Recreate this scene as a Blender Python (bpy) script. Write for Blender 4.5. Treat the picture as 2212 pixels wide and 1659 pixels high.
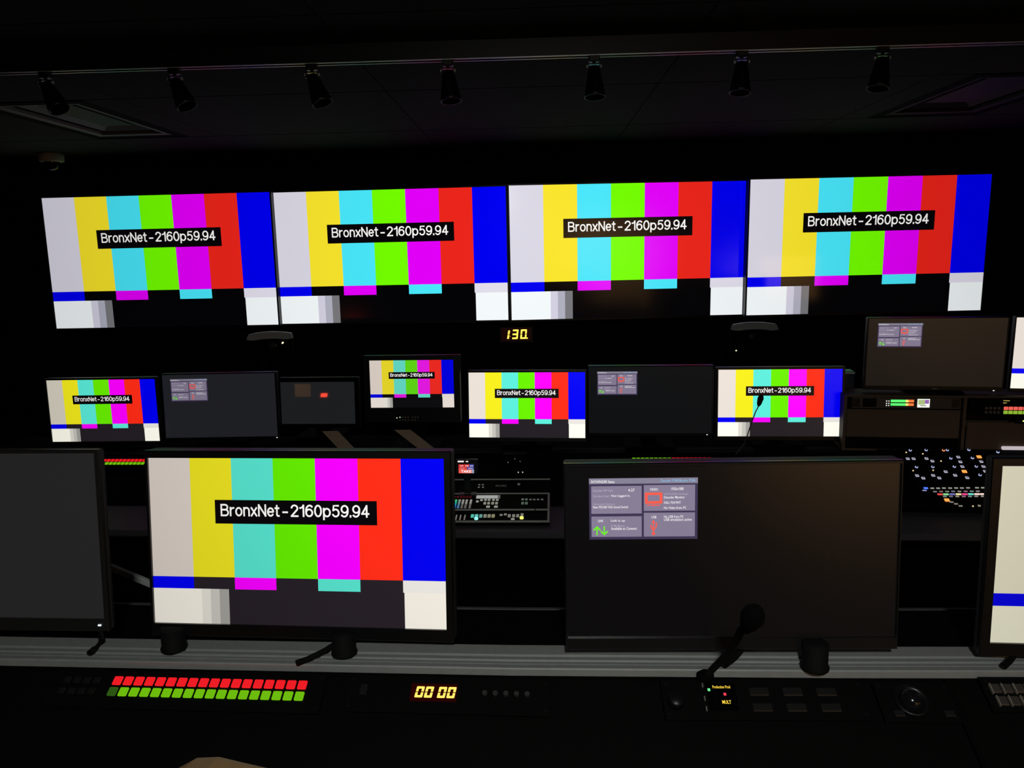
import bpy, math, random
from mathutils import Vector, Matrix
random.seed(4)
for o in list(bpy.data.objects): bpy.data.objects.remove(o)
S = bpy.context.scene; COL = S.collection
R = math.radians

# ---------------- camera, world, exposure, added corridor light ----------------
def camera():
    yaw, pitch, roll = R(-1.7761), R(9.596), R(-1.2893)
    f = Vector((math.sin(yaw)*math.cos(pitch), math.cos(yaw)*math.cos(pitch), -math.sin(pitch)))
    r = Vector((math.cos(yaw), -math.sin(yaw), 0)); u = r.cross(f)
    r2 = math.cos(roll)*r + math.sin(roll)*u; u2 = -math.sin(roll)*r + math.cos(roll)*u
    cd = bpy.data.cameras.new('camera'); co = bpy.data.objects.new('camera', cd); COL.objects.link(co)
    cd.sensor_width = 36; cd.lens = 1661/2212*36; cd.clip_start = .02; cd.clip_end = 60
    m = Matrix((r2, u2, -f)).transposed().to_4x4(); m.translation = (0, 0, 1.62)
    co.matrix_world = m; S.camera = co
camera()
w = bpy.data.worlds.new('world'); S.world = w; w.use_nodes = True
w.node_tree.nodes['Background'].inputs[0].default_value = (.001, .001, .0012, 1)
w.node_tree.nodes['Background'].inputs[1].default_value = .3
S.view_settings.view_transform = 'Standard'; S.view_settings.look = 'None'
S.view_settings.gamma = 1; S.view_settings.exposure = 0; S.view_settings.use_curve_mapping = False
# lamps of an unseen corridor, added for warm light and reflections
for i, (lx, pw) in enumerate(((-4.2, 70), (-1.2, 6), (2.3, 105), (5.1, 190))):
    ld = bpy.data.lights.new('added_corridor_lamp', 'AREA'); ld.shape = 'RECTANGLE'; ld.size = .6; ld.size_y = .6
    ld.energy = pw; ld.color = (1, .72, .42)
    lo = bpy.data.objects.new('added_corridor_lamp', ld); lo.location = (lx, -3.3, 2.38); COL.objects.link(lo)

# unseen fill lamp, added to brighten rail and speakers (housing built with the ceiling)
DLX, DLY = .1, -.75
ld = bpy.data.lights.new('fill_lamp', 'AREA'); ld.shape = 'DISK'; ld.size = .14; ld.energy = 13.5; ld.color = (.96, 1, .95); ld.spread = R(140)
lo = bpy.data.objects.new('fill_lamp', ld); lo.location = (DLX, DLY, 2.33); lo.rotation_euler = (R(30), 0, 0); COL.objects.link(lo)

# ---------------- materials ----------------
def lin(c): return tuple((v/255/12.92 if v/255 <= .04045 else ((v/255+.055)/1.055)**2.4) for v in c)
MATS = {}
def mat(name, col, rough=.5, metal=0, spec=.5, emit=None, strength=1, noise=0, nscale=40, bump=0):
    if name in MATS: return MATS[name]
    m = bpy.data.materials.new(name); m.use_nodes = True; nt = m.node_tree; b = nt.nodes['Principled BSDF']
    b.inputs['Base Color'].default_value = (*lin(col), 1); b.inputs['Roughness'].default_value = rough
    b.inputs['Metallic'].default_value = metal; b.inputs['Specular IOR Level'].default_value = spec
    if emit: b.inputs['Emission Color'].default_value = (*lin(emit), 1); b.inputs['Emission Strength'].default_value = strength
    if noise or bump:
        tc = nt.nodes.new('ShaderNodeTexCoord'); n = nt.nodes.new('ShaderNodeTexNoise')
        n.inputs['Scale'].default_value = nscale; n.inputs['Detail'].default_value = 6
        nt.links.new(tc.outputs['Object'], n.inputs['Vector'])
        if noise:
            mx = nt.nodes.new('ShaderNodeMixRGB'); l = lin(col)
            mx.inputs[1].default_value = (*[v*(1-noise) for v in l], 1); mx.inputs[2].default_value = (*[min(1, v*(1+noise)) for v in l], 1)
            nt.links.new(n.outputs['Fac'], mx.inputs[0]); nt.links.new(mx.outputs[0], b.inputs['Base Color'])
        if bump:
            bp = nt.nodes.new('ShaderNodeBump'); bp.inputs['Strength'].default_value = bump; bp.inputs['Distance'].default_value = .002
            nt.links.new(n.outputs['Fac'], bp.inputs['Height']); nt.links.new(bp.outputs[0], b.inputs['Normal'])
    MATS[name] = m; return m
def scr(rgb, rough=.2, strength=1.0, k=2.0, spec=.5):
    """a liquid crystal panel cell: emits its colour, strongest straight ahead, under a reflective cover"""
    key = 'panel_%d_%d_%d_%.2f_%.2f_%.1f' % (*rgb, rough, strength, k)
    if key in MATS: return MATS[key]
    m = mat(key, (4, 4, 5), rough, spec=spec, emit=rgb, strength=strength); nt = m.node_tree
    g = nt.nodes.new('ShaderNodeNewGeometry'); d = nt.nodes.new('ShaderNodeVectorMath'); d.operation = 'DOT_PRODUCT'
    nt.links.new(g.outputs['Incoming'], d.inputs[0]); nt.links.new(g.outputs['Normal'], d.inputs[1])
    p = nt.nodes.new('ShaderNodeMath'); p.operation = 'POWER'; p.use_clamp = True; p.inputs[1].default_value = k
    ab = nt.nodes.new('ShaderNodeMath'); ab.operation = 'ABSOLUTE'
    nt.links.new(d.outputs['Value'], ab.inputs[0]); nt.links.new(ab.outputs[0], p.inputs[0])
    q = nt.nodes.new('ShaderNodeMath'); q.operation = 'MULTIPLY'; q.inputs[1].default_value = strength
    nt.links.new(p.outputs[0], q.inputs[0]); nt.links.new(q.outputs[0], nt.nodes['Principled BSDF'].inputs['Emission Strength'])
    return m
def glow(rgb, strength=1.0): return mat('lit_%d_%d_%d_%.2f' % (*rgb, strength), (8, 8, 8), .5, emit=rgb, strength=strength)
BLACK = mat('black_plastic', (16, 16, 17), .45, spec=.4, noise=.2, nscale=200)
BEZ = mat('bezel_black', (13, 13, 14), .35, spec=.5, noise=.15, nscale=150)
SHELL = mat('dark_grey_shell', (34, 34, 35), .5, noise=.15, nscale=120)
PANEL = mat('black_panel_paint', (6, 6, 6), .75, spec=.1, noise=.25, nscale=90, bump=.05)
LAM = mat('charcoal_laminate', (74, 72, 78), .6, spec=.3, noise=.2, nscale=60)
ALU = mat('brushed_aluminium', (156, 158, 156), .55, metal=.25, noise=.12, nscale=70)
ALUD = mat('aluminium_groove', (66, 67, 66), .6, metal=.2, noise=.12, nscale=70)
DKMET = mat('dark_metal', (40, 40, 42), .35, metal=.7, noise=.1)
SCREW = mat('bright_screw', (215, 215, 215), .5, metal=.4)
RUB = mat('black_rubber', (10, 10, 10), .8, spec=.2, noise=.2)
RUBM = mat('stand_matte_black', (9, 9, 9), .9, spec=.05, noise=.2)
FOAM = mat('black_foam', (6, 6, 6), .95, spec=.1, noise=.4, nscale=400, bump=.4)

# ---------------- mesh builder ----------------
class MB:
    def __init__(s): s.v = []; s.f = []; s.m = []; s.sm = []
    def add(s, vs, fs, mi=0, M=None, smooth=False):
        b = len(s.v); s.v += [tuple(M @ Vector(v)) if M else tuple(v) for v in vs]
        for f in fs: s.f.append([b+i for i in f]); s.m.append(mi); s.sm.append(smooth)
        return s
    def box(s, x0, x1, y0, y1, z0, z1, mi=0, M=None, bv=0):
        if bv <= 0:
            vs = [(x, y, z) for x in (x0, x1) for y in (y0, y1) for z in (z0, z1)]
            return s.add(vs, [(0, 1, 3, 2), (4, 6, 7, 5), (0, 4, 5, 1), (2, 3, 7, 6), (0, 2, 6, 4), (1, 5, 7, 3)], mi, M)
        # chamfered box: 24 verts
        vs = []; idx = {}
        for ix, x in enumerate((x0, x1)):
            for iy, y in enumerate((y0, y1)):
                for iz, z in enumerate((z0, z1)):
                    sx, sy, sz = (1-2*ix)*bv, (1-2*iy)*bv, (1-2*iz)*bv
                    for k, p in enumerate(((x, y+sy, z+sz), (x+sx, y, z+sz), (x+sx, y+sy, z))):
                        idx[ix, iy, iz, k] = len(vs); vs.append(p)
        g = lambda *a: idx[a]
        fs = []
        for i in (0, 1):
            fs.append([g(i, 0, 0, 0), g(i, 0, 1, 0), g(i, 1, 1, 0), g(i, 1, 0, 0)][::(1 if i == 0 else -1)])
            fs.append([g(0, i, 0, 1), g(1, i, 0, 1), g(1, i, 1, 1), g(0, i, 1, 1)][::(1 if i == 0 else -1)])
            fs.append([g(0, 0, i, 2), g(0, 1, i, 2), g(1, 1, i, 2), g(1, 0, i, 2)][::(1 if i == 0 else -1)])
            for j in (0, 1):
                fs.append([g(0, i, j, 1), g(1, i, j, 1), g(1, i, j, 2), g(0, i, j, 2)])
                fs.append([g(i, 0, j, 0), g(i, 1, j, 0), g(i, 1, j, 2), g(i, 0, j, 2)])
                fs.append([g(i, j, 0, 0), g(i, j, 1, 0), g(i, j, 1, 1), g(i, j, 0, 1)])
                for k in (0, 1): fs.append([g(i, j, k, 0), g(i, j, k, 1), g(i, j, k, 2)])
        return s.add(vs, fs, mi, M)
    def lathe(s, prof, n=20, mi=0, M=None, smooth=True):
        vs = [(r*math.cos(2*math.pi*i/n), r*math.sin(2*math.pi*i/n), z) for r, z in prof for i in range(n)]
        fs = [(j*n+i, j*n+(i+1) % n, (j+1)*n+(i+1) % n, (j+1)*n+i) for j in range(len(prof)-1) for i in range(n)]
        s.add(vs, fs, mi, M, smooth)
        return s
    def cyl(s, p0, p1, r0, r1=None, n=16, mi=0, M=None, caps=True):
        p0, p1 = Vector(p0), Vector(p1); r1 = r0 if r1 is None else r1
        d = (p1-p0); q = d.to_track_quat('Z', 'Y').to_matrix().to_4x4(); q.translation = p0
        if M: q = M @ q
        L = d.length
        return s.lathe([(0, 0), (r0, 0), (r1, L), (0, L)] if caps else [(r0, 0), (r1, L)], n, mi, q, smooth=False)
    def tube(s, pts, r, n=8, mi=0, M=None):
        pts = [Vector(p) for p in pts]; vs = []; rr = r if isinstance(r, (list, tuple)) else [r]*len(pts)
        for i, p in enumerate(pts):
            d = (pts[min(i+1, len(pts)-1)]-pts[max(i-1, 0)]).normalized()
            a = d.cross(Vector((0, 1, 0.01))).normalized(); b = d.cross(a)
            vs += [p+rr[i]*(a*math.cos(2*math.pi*k/n)+b*math.sin(2*math.pi*k/n)) for k in range(n)]
        fs = [(i*n+k, i*n+(k+1) % n, (i+1)*n+(k+1) % n, (i+1)*n+k) for i in range(len(pts)-1) for k in range(n)]
        fs += [list(range(n)), list(range((len(pts)-1)*n, len(pts)*n))]
        return s.add(vs, fs, mi, M, True)
    def poly(s, pts, y=0, mi=0, M=None):           # flat polygon in the x-z plane facing -y
        return s.add([(p[0], y, p[1]) for p in pts], [list(range(len(pts)))], mi, M)
    def rect(s, x0, x1, z0, z1, y=0, mi=0, M=None): return s.poly([(x0, z0), (x1, z0), (x1, z1), (x0, z1)], y, mi, M)
    def prism(s, pts, y0, y1, mi=0, M=None):       # x-z outline extruded along y
        n = len(pts); vs = [(p[0], y0, p[1]) for p in pts]+[(p[0], y1, p[1]) for p in pts]
        fs = [list(range(n)), list(range(2*n-1, n-1, -1))]+[(i, (i+1) % n, n+(i+1) % n, n+i) for i in range(n)]
        return s.add(vs, fs, mi, M)
    def sweep(s, prof, path, mi=0, M=None):         # closed y-z profile swept along an x-y polyline
        n = len(prof); vs = [(x, y+p[0], p[1]) for x, y in path for p in prof]
        fs = [(j*n+i, j*n+(i+1) % n, (j+1)*n+(i+1) % n, (j+1)*n+i) for j in range(len(path)-1) for i in range(n)]
        fs += [list(range(n)), list(range((len(path)-1)*n, len(path)*n))]
        return s.add(vs, fs, mi, M)
    def build(s, name, mats, parent=None, label=None, loc=None):
        me = bpy.data.meshes.new(name); me.from_pydata(s.v, [], s.f); me.validate(clean_customdata=False)
        for m in (mats if isinstance(mats, (list, tuple)) else [mats]): me.materials.append(m)
        if len(me.polygons) == len(s.f):
            for p, mi, sm in zip(me.polygons, s.m, s.sm): p.material_index = mi; p.use_smooth = sm
        me.update()
        o = bpy.data.objects.new(name, me); COL.objects.link(o)
        if parent: o.parent = parent
        if loc: o.location = loc
        if label: o['label'] = label
        return o
def tag(o, label=None, cat=None, group=None, kind=None):
    if label: o['label'] = label
    if cat: o['category'] = cat
    if group: o['group'] = group
    if kind: o['kind'] = kind
    return o
def thing(name, label, cat, loc=(0, 0, 0), rot=(0, 0, 0), group=None):
    o = bpy.data.objects.new(name, None); o.empty_display_size = .05; COL.objects.link(o)
    o.location = loc; o.rotation_euler = rot; return tag(o, label, cat, group)
def struct(mb, name, mats): return tag(mb.build(name, mats), kind='structure')
def clone(o, parent=None):
    c = o.copy(); COL.objects.link(c); c.parent = parent
    for ch in [x for x in bpy.data.objects if x.parent == o]: clone(ch, c)
    return c

# ---------------- lettering ----------------
TX = {}
def glyphs(s, bold=0):
    if (s, bold) not in TX:
        c = bpy.data.curves.new('lettering', 'FONT'); c.body = s; c.size = 1; c.offset = bold; c.resolution_u = 3
        o = bpy.data.objects.new('lettering', c); COL.objects.link(o); bpy.context.view_layer.update()
        me = bpy.data.meshes.new_from_object(o.evaluated_get(bpy.context.evaluated_depsgraph_get()))
        vs = [v.co.copy() for v in me.vertices]; fs = [list(p.vertices) for p in me.polygons]
        bpy.data.objects.remove(o); bpy.data.curves.remove(c); bpy.data.meshes.remove(me)
        TX[s, bold] = (vs, fs, min(v.x for v in vs), max(v.x for v in vs), min(v.y for v in vs), max(v.y for v in vs))
    return TX[s, bold]
def write(mb, s, x0, x1, z0, z1, y, mi, bold=0, M=None):   # fit string into the rectangle
    vs, fs, a, b, c, d = glyphs(s, bold)
    mb.add([(x0+(v.x-a)/(b-a)*(x1-x0), y, z0+(v.y-c)/(d-c)*(z1-z0)) for v in vs], fs, mi, M)
def arc(cx, cy, rx, ry, a0, a1, n=12): return [(cx+rx*math.cos(R(a0+(a1-a0)*i/n)), cy+ry*math.sin(R(a0+(a1-a0)*i/n))) for i in range(n+1)]
SIX = [arc(.25, .32, .25, .32, 0, 360, 20), arc(.29, .52, .29, .48, 50, 185, 12)+[(.0, .32)]]
STRK = {'B': (.6, [[(0, 0), (0, 1)], [(0, 1)]+arc(.34, .77, .21, .23, 90, -90)+[(0, .54)], [(0, .54)]+arc(.36, .27, .24, .27, 90, -90)+[(0, 0)]]),
 'r': (.27, [[(0, 0), (0, .73)], [(0, .42)]+arc(.27, .42, .27, .29, 180, 88, 8)]), 'o': (.5, [arc(.25, .36, .25, .36, 0, 360, 20)]),
 'n': (.44, [[(0, 0), (0, .73)], [(0, .45)]+arc(.22, .47, .22, .26, 180, 0)+[(.44, 0)]]), 'x': (.44, [[(0, .73), (.44, 0)], [(.44, .73), (0, 0)]]),
 'N': (.58, [[(0, 0), (0, 1)], [(0, 1), (.58, 0)], [(.58, 0), (.58, 1)]]), 'e': (.48, [[(.0, .37), (.48, .37)]+arc(.24, .36, .24, .36, 2, 318, 20)]),
 't': (.26, [[(.1, .95), (.1, .12)]+arc(.22, .12, .12, .12, 180, 270, 5)+[(.27, 0)], [(-.04, .72), (.26, .72)]]),
 '2': (.5, [arc(.25, .73, .24, .27, 168, -28)+[(.02, .03)], [(0, .0), (.5, .0)]]), '1': (.26, [[(.26, 0), (.26, 1)], [(.25, .99), (.17, .82), (.0, .76)]]),
 '6': (.5, SIX), '9': (.5, [[(.5-a, 1-b) for a, b in p] for p in SIX]), '0': (.5, [arc(.25, .5, .25, .5, 0, 360, 24)]),
 'p': (.5, [[(0, -.27), (0, .73)], arc(.25, .36, .25, .36, 0, 360, 20)]), '5': (.5, [[(.45, 1), (.09, 1), (.04, .50)]+arc(.24, .33, .25, .33, 142, -150, 16)]),
 '4': (.5, [[(.37, 0), (.37, 1)], [(.37, 1), (.0, .27)], [(.0, .27), (.52, .27)]]), '.': (.0, [[(0, -.01), (0, .07)]]), '-': (.3, [[(0, .35), (.3, .35)]])}
def stroke_text(mb, s, x0, x1, zb, cap, y, mi, M, t=.135):   # monoline lettering, baseline zb, capital height cap
    x = t/2; L = []
    for ch in s: wd, st_ = STRK[ch]; L.append((x, st_)); x += wd+.215
    tot = x-.215+t/2; kx = (x1-x0)/tot; q = t/2
    for ox, st_ in L:
        for pl in st_:
            pl = [(ox+a, q+b*(1-t)) for a, b in pl]; closed = (abs(pl[0][0]-pl[-1][0])+abs(pl[0][1]-pl[-1][1])) < 1e-4; vs = []; n = len(pl)
            for i, (a, b) in enumerate(pl):
                pa = pl[i-1] if i else (pl[-2] if closed else pl[0]); pb = pl[i+1] if i < n-1 else (pl[1] if closed else pl[-1])
                dx, dz = pb[0]-pa[0], pb[1]-pa[1]; l = math.hypot(dx, dz) or 1; dx, dz = dx/l, dz/l
                if not closed and i == 0: a, b = a-dx*q*.9, b-dz*q*.9
                if not closed and i == n-1: a, b = a+dx*q*.9, b+dz*q*.9
                for sg in (-1, 1): vs.append((x0+(a-sg*dz*q)*kx, y, zb+(b+sg*dx*q)*cap))
            mb.add(vs, [(2*i, 2*i+1, 2*i+3, 2*i+2) for i in range(n-1)], mi, M)
SEG = {'0': 'abcdef', '1': 'bc', '3': 'abcdg'}
def digit(mb, ch, x, z, w_, h, t, slant, mi=0, y=0, M=None):
    g = t*.18
    def q(x0, x1, z0, z1):
        mb.poly([(x+a+slant*b, z+b) for a, b in ((x0, z0), (x1, z0), (x1, z1), (x0, z1))], y, mi, M)
    for c in SEG[ch]:
        if c == 'a': q(g, w_-g, h-t, h)
        if c == 'd': q(g, w_-g, 0, t)
        if c == 'g': q(g, w_-g, h/2-t/2, h/2+t/2)
        if c == 'b': q(w_-t, w_, h/2+g, h-g)
        if c == 'c': q(w_-t, w_, g, h/2-g)
        if c == 'f': q(0, t, h/2+g, h-g)
        if c == 'e': q(0, t, g, h/2-g)

# ---------------- room ----------------
FLO, CEI = -.2, 2.36
WALLM = mat('wall_dark_paint', (13, 13, 14), .8, spec=.15, noise=.15, nscale=8)
WL, WR, WF, WB = -4.6, 5.95, 5.7, -2.5
struct(MB().box(WL-.1, WR+.1, WF, WF+.12, FLO, 2.9), 'wall_front', WALLM)
struct(MB().box(WL-.12, WL, WB, WF, FLO, 2.9), 'wall_left', WALLM)
struct(MB().box(WR, WR+.12, WB, WF, FLO, 2.9), 'wall_right', WALLM)
# back wall with an added doorway and two added windows for corridor light
bw = MB(); xs = [WL, -4.45, -3.78, 1.35, 3.2, 4.35, 5.5, WR]
ops = {1: (.74, 1.01), 3: (0, 2.1), 5: (.5, 1.35)}
for i in range(7):
    a, b = xs[i], xs[i+1]
    if i in ops:
        z0, z1 = ops[i]
        if z0 > FLO: bw.box(a, b, WB-.1, WB, FLO, z0)
        bw.box(a, b, WB-.1, WB, z1, 2.9)
    else: bw.box(a, b, WB-.1, WB, FLO, 2.9)
struct(bw, 'wall_back', WALLM)
FR = mat('door_frame_paint', (50, 46, 42), .5, noise=.1)
def opening(n, x0, x1, z0, z1):
    m = MB(); t = .05
    m.box(x0, x0+t, WB-.12, WB+.02, z0, z1); m.box(x1-t, x1, WB-.12, WB+.02, z0, z1); m.box(x0+t, x1-t, WB-.12, WB+.02, z1-t, z1)
    if not n.startswith('door'): m.box(x0+t, x1-t, WB-.12, WB+.02, z0, z0+t)
    struct(m, n, FR)
opening('door_1', 1.35, 3.2, 0, 2.1); opening('window_1', -4.45, -3.78, .74, 1.01); opening('window_2', 4.35, 5.5, .5, 1.35)  # unseen openings, placed for their reflections in the screens
t = thing('added_red_sign', 'small glowing red sign added on the back wall to be mirrored in the blank glossy monitor', 'sign', (-3.64, WB+.02, .81))  # unseen sign, added for its red reflection in the blank monitor
MB().box(-.07, .07, -.02, .005, -.04, .04, bv=.003).build('case', BLACK, t); m = MB(); m.add([(-.05, .006, -.024), (.04, .006, -.024), (.05, .006, .024), (-.04, .006, .024)], [(0, 1, 2, 3)]); m.build('lit_panel', glow((255, 70, 45), 14), t)
TAN = mat('corridor_tan_paint', (176, 152, 118), .8, noise=.06, nscale=3)
cr = MB(); cr.box(WL, WR, -4.3, -4.2, FLO, 2.5); cr.box(WL-.12, WL, -4.3, WB-.1, FLO, 2.5); cr.box(WR, WR+.12, -4.3, WB-.1, FLO, 2.5)
struct(cr, 'wall_corridor', TAN)
struct(MB().box(WL, WR, -4.2, WB-.1, 2.42, 2.5), 'ceiling', TAN)
CARP = mat('carpet_dark', (20, 20, 22), .95, spec=.1, noise=.4, nscale=250, bump=.3)
fl = MB(); fl.box(WL, WR, -4.3, 1.9, FLO, 0); fl.box(WL, WR, 1.9, WF, FLO-.08, FLO); struct(fl, 'floor', CARP)
struct(MB().box(WL, WR, 1.88, 1.93, -.03, .006), 'trim_1', mat('step_nosing', (70, 70, 72), .4, metal=.6))
# suspended ceiling of big dark tiles with open joints
CEILM = mat('ceiling_tile_dark', (74, 75, 74), .95, spec=.05, noise=.12, nscale=30, bump=.1)
ce = MB(); ce.box(WL, WR, WB, WF, CEI+.06, CEI+.12, 1)
ys = [-2.5]+[3.64-1.13*k for k in range(5, -1, -1)]+[4.77, 5.7]
xg = [WL]+[-.655+1.23*k for k in range(-3, 6)]+[WR]
HOLES = [((-2.62, -2.06), (3.66, 4.74)), ((1.97, 2.6), (3.66, 4.74))]
for j in range(len(ys)-1):
    for i in range(len(xg)-1):
        a, b, c, d = xg[i]+.003, xg[i+1]-.003, ys[j]+.006, ys[j+1]-.006
        hs = [h for h in HOLES if j == len(ys)-3 and h[0][0] < b and h[0][1] > a]
        if not hs: ce.box(a, b, c, d, CEI, CEI+.02); continue
        x = a
        for h in sorted(hs):
            if h[0][0] > x: ce.box(x, h[0][0], c, d, CEI, CEI+.02)
            x = max(x, h[0][1])
        if x < b: ce.box(x, b, c, d, CEI, CEI+.02)
struct(ce, 'ceiling', [CEILM, PANEL])

t = thing('fill_lamp_housing', 'round housing of the added fill lamp behind the viewer', 'ceiling light', (DLX, DLY, CEI))  # made-up ring and lens around the added fill lamp
MB().lathe([(.075, 0), (.095, 0), (.095, -.006), (.075, -.004), (.075, 0)], 28).build('trim_ring', DKMET, t)
MB().lathe([(0, -.0005), (.074, -.0005)], 28).build('lens', mat('fill_lamp_lens', (200, 205, 200), .5, emit=(250, 255, 250), strength=2), t)

# recessed ceiling fixtures with nested frames
def troffer(x0, x1, y0, y1, label, WH):
    t = thing('ceiling_diffuser', label, 'ceiling fixture', ((x0+x1)/2, (y0+y1)/2, CEI), group=None)
    W_, D_ = (x1-x0)/2-.004, (y1-y0)/2-.004
    def ring(ox, oy, iw, z0, z1, z2):
        m = MB(); o = [(-ox, -oy), (ox, -oy), (ox, oy), (-ox, oy)]; i_ = [(-ox+iw, -oy+iw), (ox-iw, -oy+iw), (ox-iw, oy-iw), (-ox+iw, oy-iw)]
        m.add([(*p, z0) for p in o]+[(*p, z1) for p in i_]+[(*p, z2) for p in i_], [(k, (k+1) % 4, 4+(k+1) % 4, 4+k) for k in range(4)]+[(4+k, 4+(k+1) % 4, 8+(k+1) % 4, 8+k) for k in range(4)])
        return m
    DK = mat('diffuser_dark_trim', (10, 10, 10), .95, spec=.05)
    ring(W_, D_, .06, 0, .002, .055).build('outer_trim', DK, t)
    ring(W_-.06, D_-.06, .035, .0, .004, .02).build('frame', WH, t)
    ring(W_-.12, D_-.12, .07, .02, .05, .055).build('inner_louver', WH, t)
    m = MB(); m.box(-W_+.19, W_-.19, -D_+.2, D_-.25, .028, .034); m.build('centre_plate', mat('diffuser_plate', (60, 62, 60), .7, spec=.2), t)
    MB().box(-W_, W_, -D_, D_, .054, .058).build('back_plate', DK, t)
troffer(-2.62, -2.06, 3.66, 4.74, 'recessed ceiling fixture with nested pale frames, left above the first wall screen', mat('diffuser_enamel', (150, 152, 148), .7, spec=.2, noise=.05))
troffer(1.97, 2.6, 3.66, 4.74, 'recessed dim ceiling fixture at the right edge above the rightmost wall screen', mat('diffuser_dimmed_enamel', (66, 64, 68), .75, spec=.15, noise=.05))  # same enamel in a darker colour, standing for the weaker light here

# ---------------- track and spotlights ----------------
track = thing('light_track', 'long black lighting track across the ceiling carrying seven spotlights', 'light track', (-.2, 2.86, CEI))
m = MB()
for y0, y1 in ((-.018, -.013), (.013, .018)): m.box(-2.3, 2.35, y0, y1, -.06, 0)
m.box(-2.3, 2.35, -.013, .013, -.02, 0); m.box(-2.3, -2.295, -.018, .018, -.06, 0); m.box(2.345, 2.35, -.018, .018, -.06, 0)
m.build('channel', BLACK, track)
for y in (-.0155, .0155): MB().box(-2.29, 2.34, y-.0035, y+.0035, -.0625, -.06).build('conductor_rail', mat('rail_metal', (210, 210, 208), .42, metal=.5), track)
HEAD = mat('spot_black_gloss', (10, 10, 10), .36, spec=.5)
def spotlight():
    t = thing('track_spotlight', '', 'spotlight', (0, 2.86, 2.30))
    MB().box(-.019, .019, -.015, .015, -.022, 0, bv=.003).build('adapter', BLACK, t)
    m = MB(); m.cyl((0, 0, -.022), (0, 0, -.029), .006); m.box(-.022, .022, -.008, .008, -.031, -.028)
    m.box(-.022, -.019, -.008, .008, -.048, -.028); m.box(.019, .022, -.008, .008, -.048, -.028); m.build('yoke', DKMET, t)
    for s_ in (-1, 1): MB().cyl((s_*.022, 0, -.036), (s_*.027, 0, -.036), .006, n=12).build('thumb_screw', SCREW, t)
    h = MB(); h.lathe([(0, .006), (.015, .005), (.0215, -.003), (.0245, -.022), (.031, -.060), (.0365, -.094), (.037, -.102), (.0345, -.102), (.031, -.08), (0, -.075)], 28)
    ho = h.build('head', HEAD, t, loc=(0, 0, -.042))
    MB().cyl((0, 0, -.078), (0, 0, -.082), .03, n=24).build('lens', mat('spot_lens', (20, 20, 22), .1), ho)
    return t
sp0 = spotlight(); spot_names = ['leftmost track spotlight leaning right, in front of the recessed ceiling fixture', 'second track spotlight from the left, leaning right above the first wall screen',
 'third track spotlight from the left, leaning right with two bright screws', 'middle track spotlight of the seven, nearly upright black cone',
 'third track spotlight from the right, upright with bright screws on both sides', 'second track spotlight from the right, black cone tilted slightly left', 'rightmost track spotlight, black cone tilted left near the dim ceiling fixture']
for i, (x, a) in enumerate(zip((-1.74, -1.27, -.775, -.29, .225, .74, 1.225), (27, 24, 20, 5, 1, -4, -9))):
    t = sp0 if i == 0 else clone(sp0)
    t.location.x = x; tag(t, spot_names[i], 'spotlight', 'track spotlights')
    hd = [c for c in bpy.data.objects if c.parent == t and c.name.startswith('head')][0]
    hd.rotation_euler = (R(-8), -R(a), 0)

# dome camera at the ceiling, upper left of the screens
t = thing('dome_camera', 'small pale dome security camera on the ceiling left of the wall screens', 'camera', (-3.26, 5.32, CEI))
MB().lathe([(0, 0), (.074, 0), (.078, -.008), (.076, -.05), (.062, -.056), (0, -.056)], 28).build('housing', mat('camera_white', (244, 242, 234), .5), t)
MB().lathe([(.052, -.056), (.05, -.08), (.036, -.1), (.015, -.109), (0, -.11)], 24).build('dome', mat('smoked_dome', (8, 8, 8), .06), t)

# ---------------- displays ----------------
def pt(tilt, cx, cy, cz):      # panel frame (x right, y away, z up) -> root frame
    return Matrix.Translation((cx, cy, cz)) @ Matrix.Rotation(-tilt, 4, 'X')
TVPAL = dict(w=(219, 216, 229), y=(250, 230, 45), c=(74, 232, 252), g=(116, 255, 0), m=(228, 0, 250), r=(236, 38, 28), b=(0, 0, 242), n=(226, 222, 236), W=(245, 250, 252), g1=(212, 209, 226), g2=(176, 176, 192), g3=(120, 120, 124), k=(4, 4, 6))
MOPAL = dict(w=(232, 222, 212), y=(244, 236, 30), c=(92, 236, 218), g=(106, 240, 0), m=(252, 0, 255), r=(255, 45, 24), b=(0, 0, 240), n=(232, 228, 222), W=(255, 254, 240), g1=(222, 218, 208), g2=(196, 194, 186), g3=(160, 158, 152), k=(36, 31, 36))
def bars(mb, w_, h_, M, y=0):
    """seven colour bars, castellations and the bottom row, tiled without overlap"""
    x = lambda u: (u-.5)*w_
    z = lambda v: (.5-v)*h_
    q = lambda u0, u1, v0, v1, c: mb.rect(x(u0), x(u1), z(v1), z(v0), y, IDX[c], M)
    for i, c in enumerate('wycgmrb'): q(i/7, (i+1)/7, 0, .716, c)
    for i, c in enumerate('bkmkckn'): q(i/7, (i+1)/7, .716, .788, c)
    e = [0, .169, .200, .231, .264, 6/7+.004, 1]
    for i, c in enumerate(('W', 'g1', 'g2', 'g3', 'k', 'W')): q(e[i], e[i+1], .788, 1, c)
KEYS = ['w', 'y', 'c', 'g', 'm', 'r', 'b', 'n', 'W', 'g1', 'g2', 'g3', 'k']; IDX = {k: i for i, k in enumerate(KEYS)}
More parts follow.
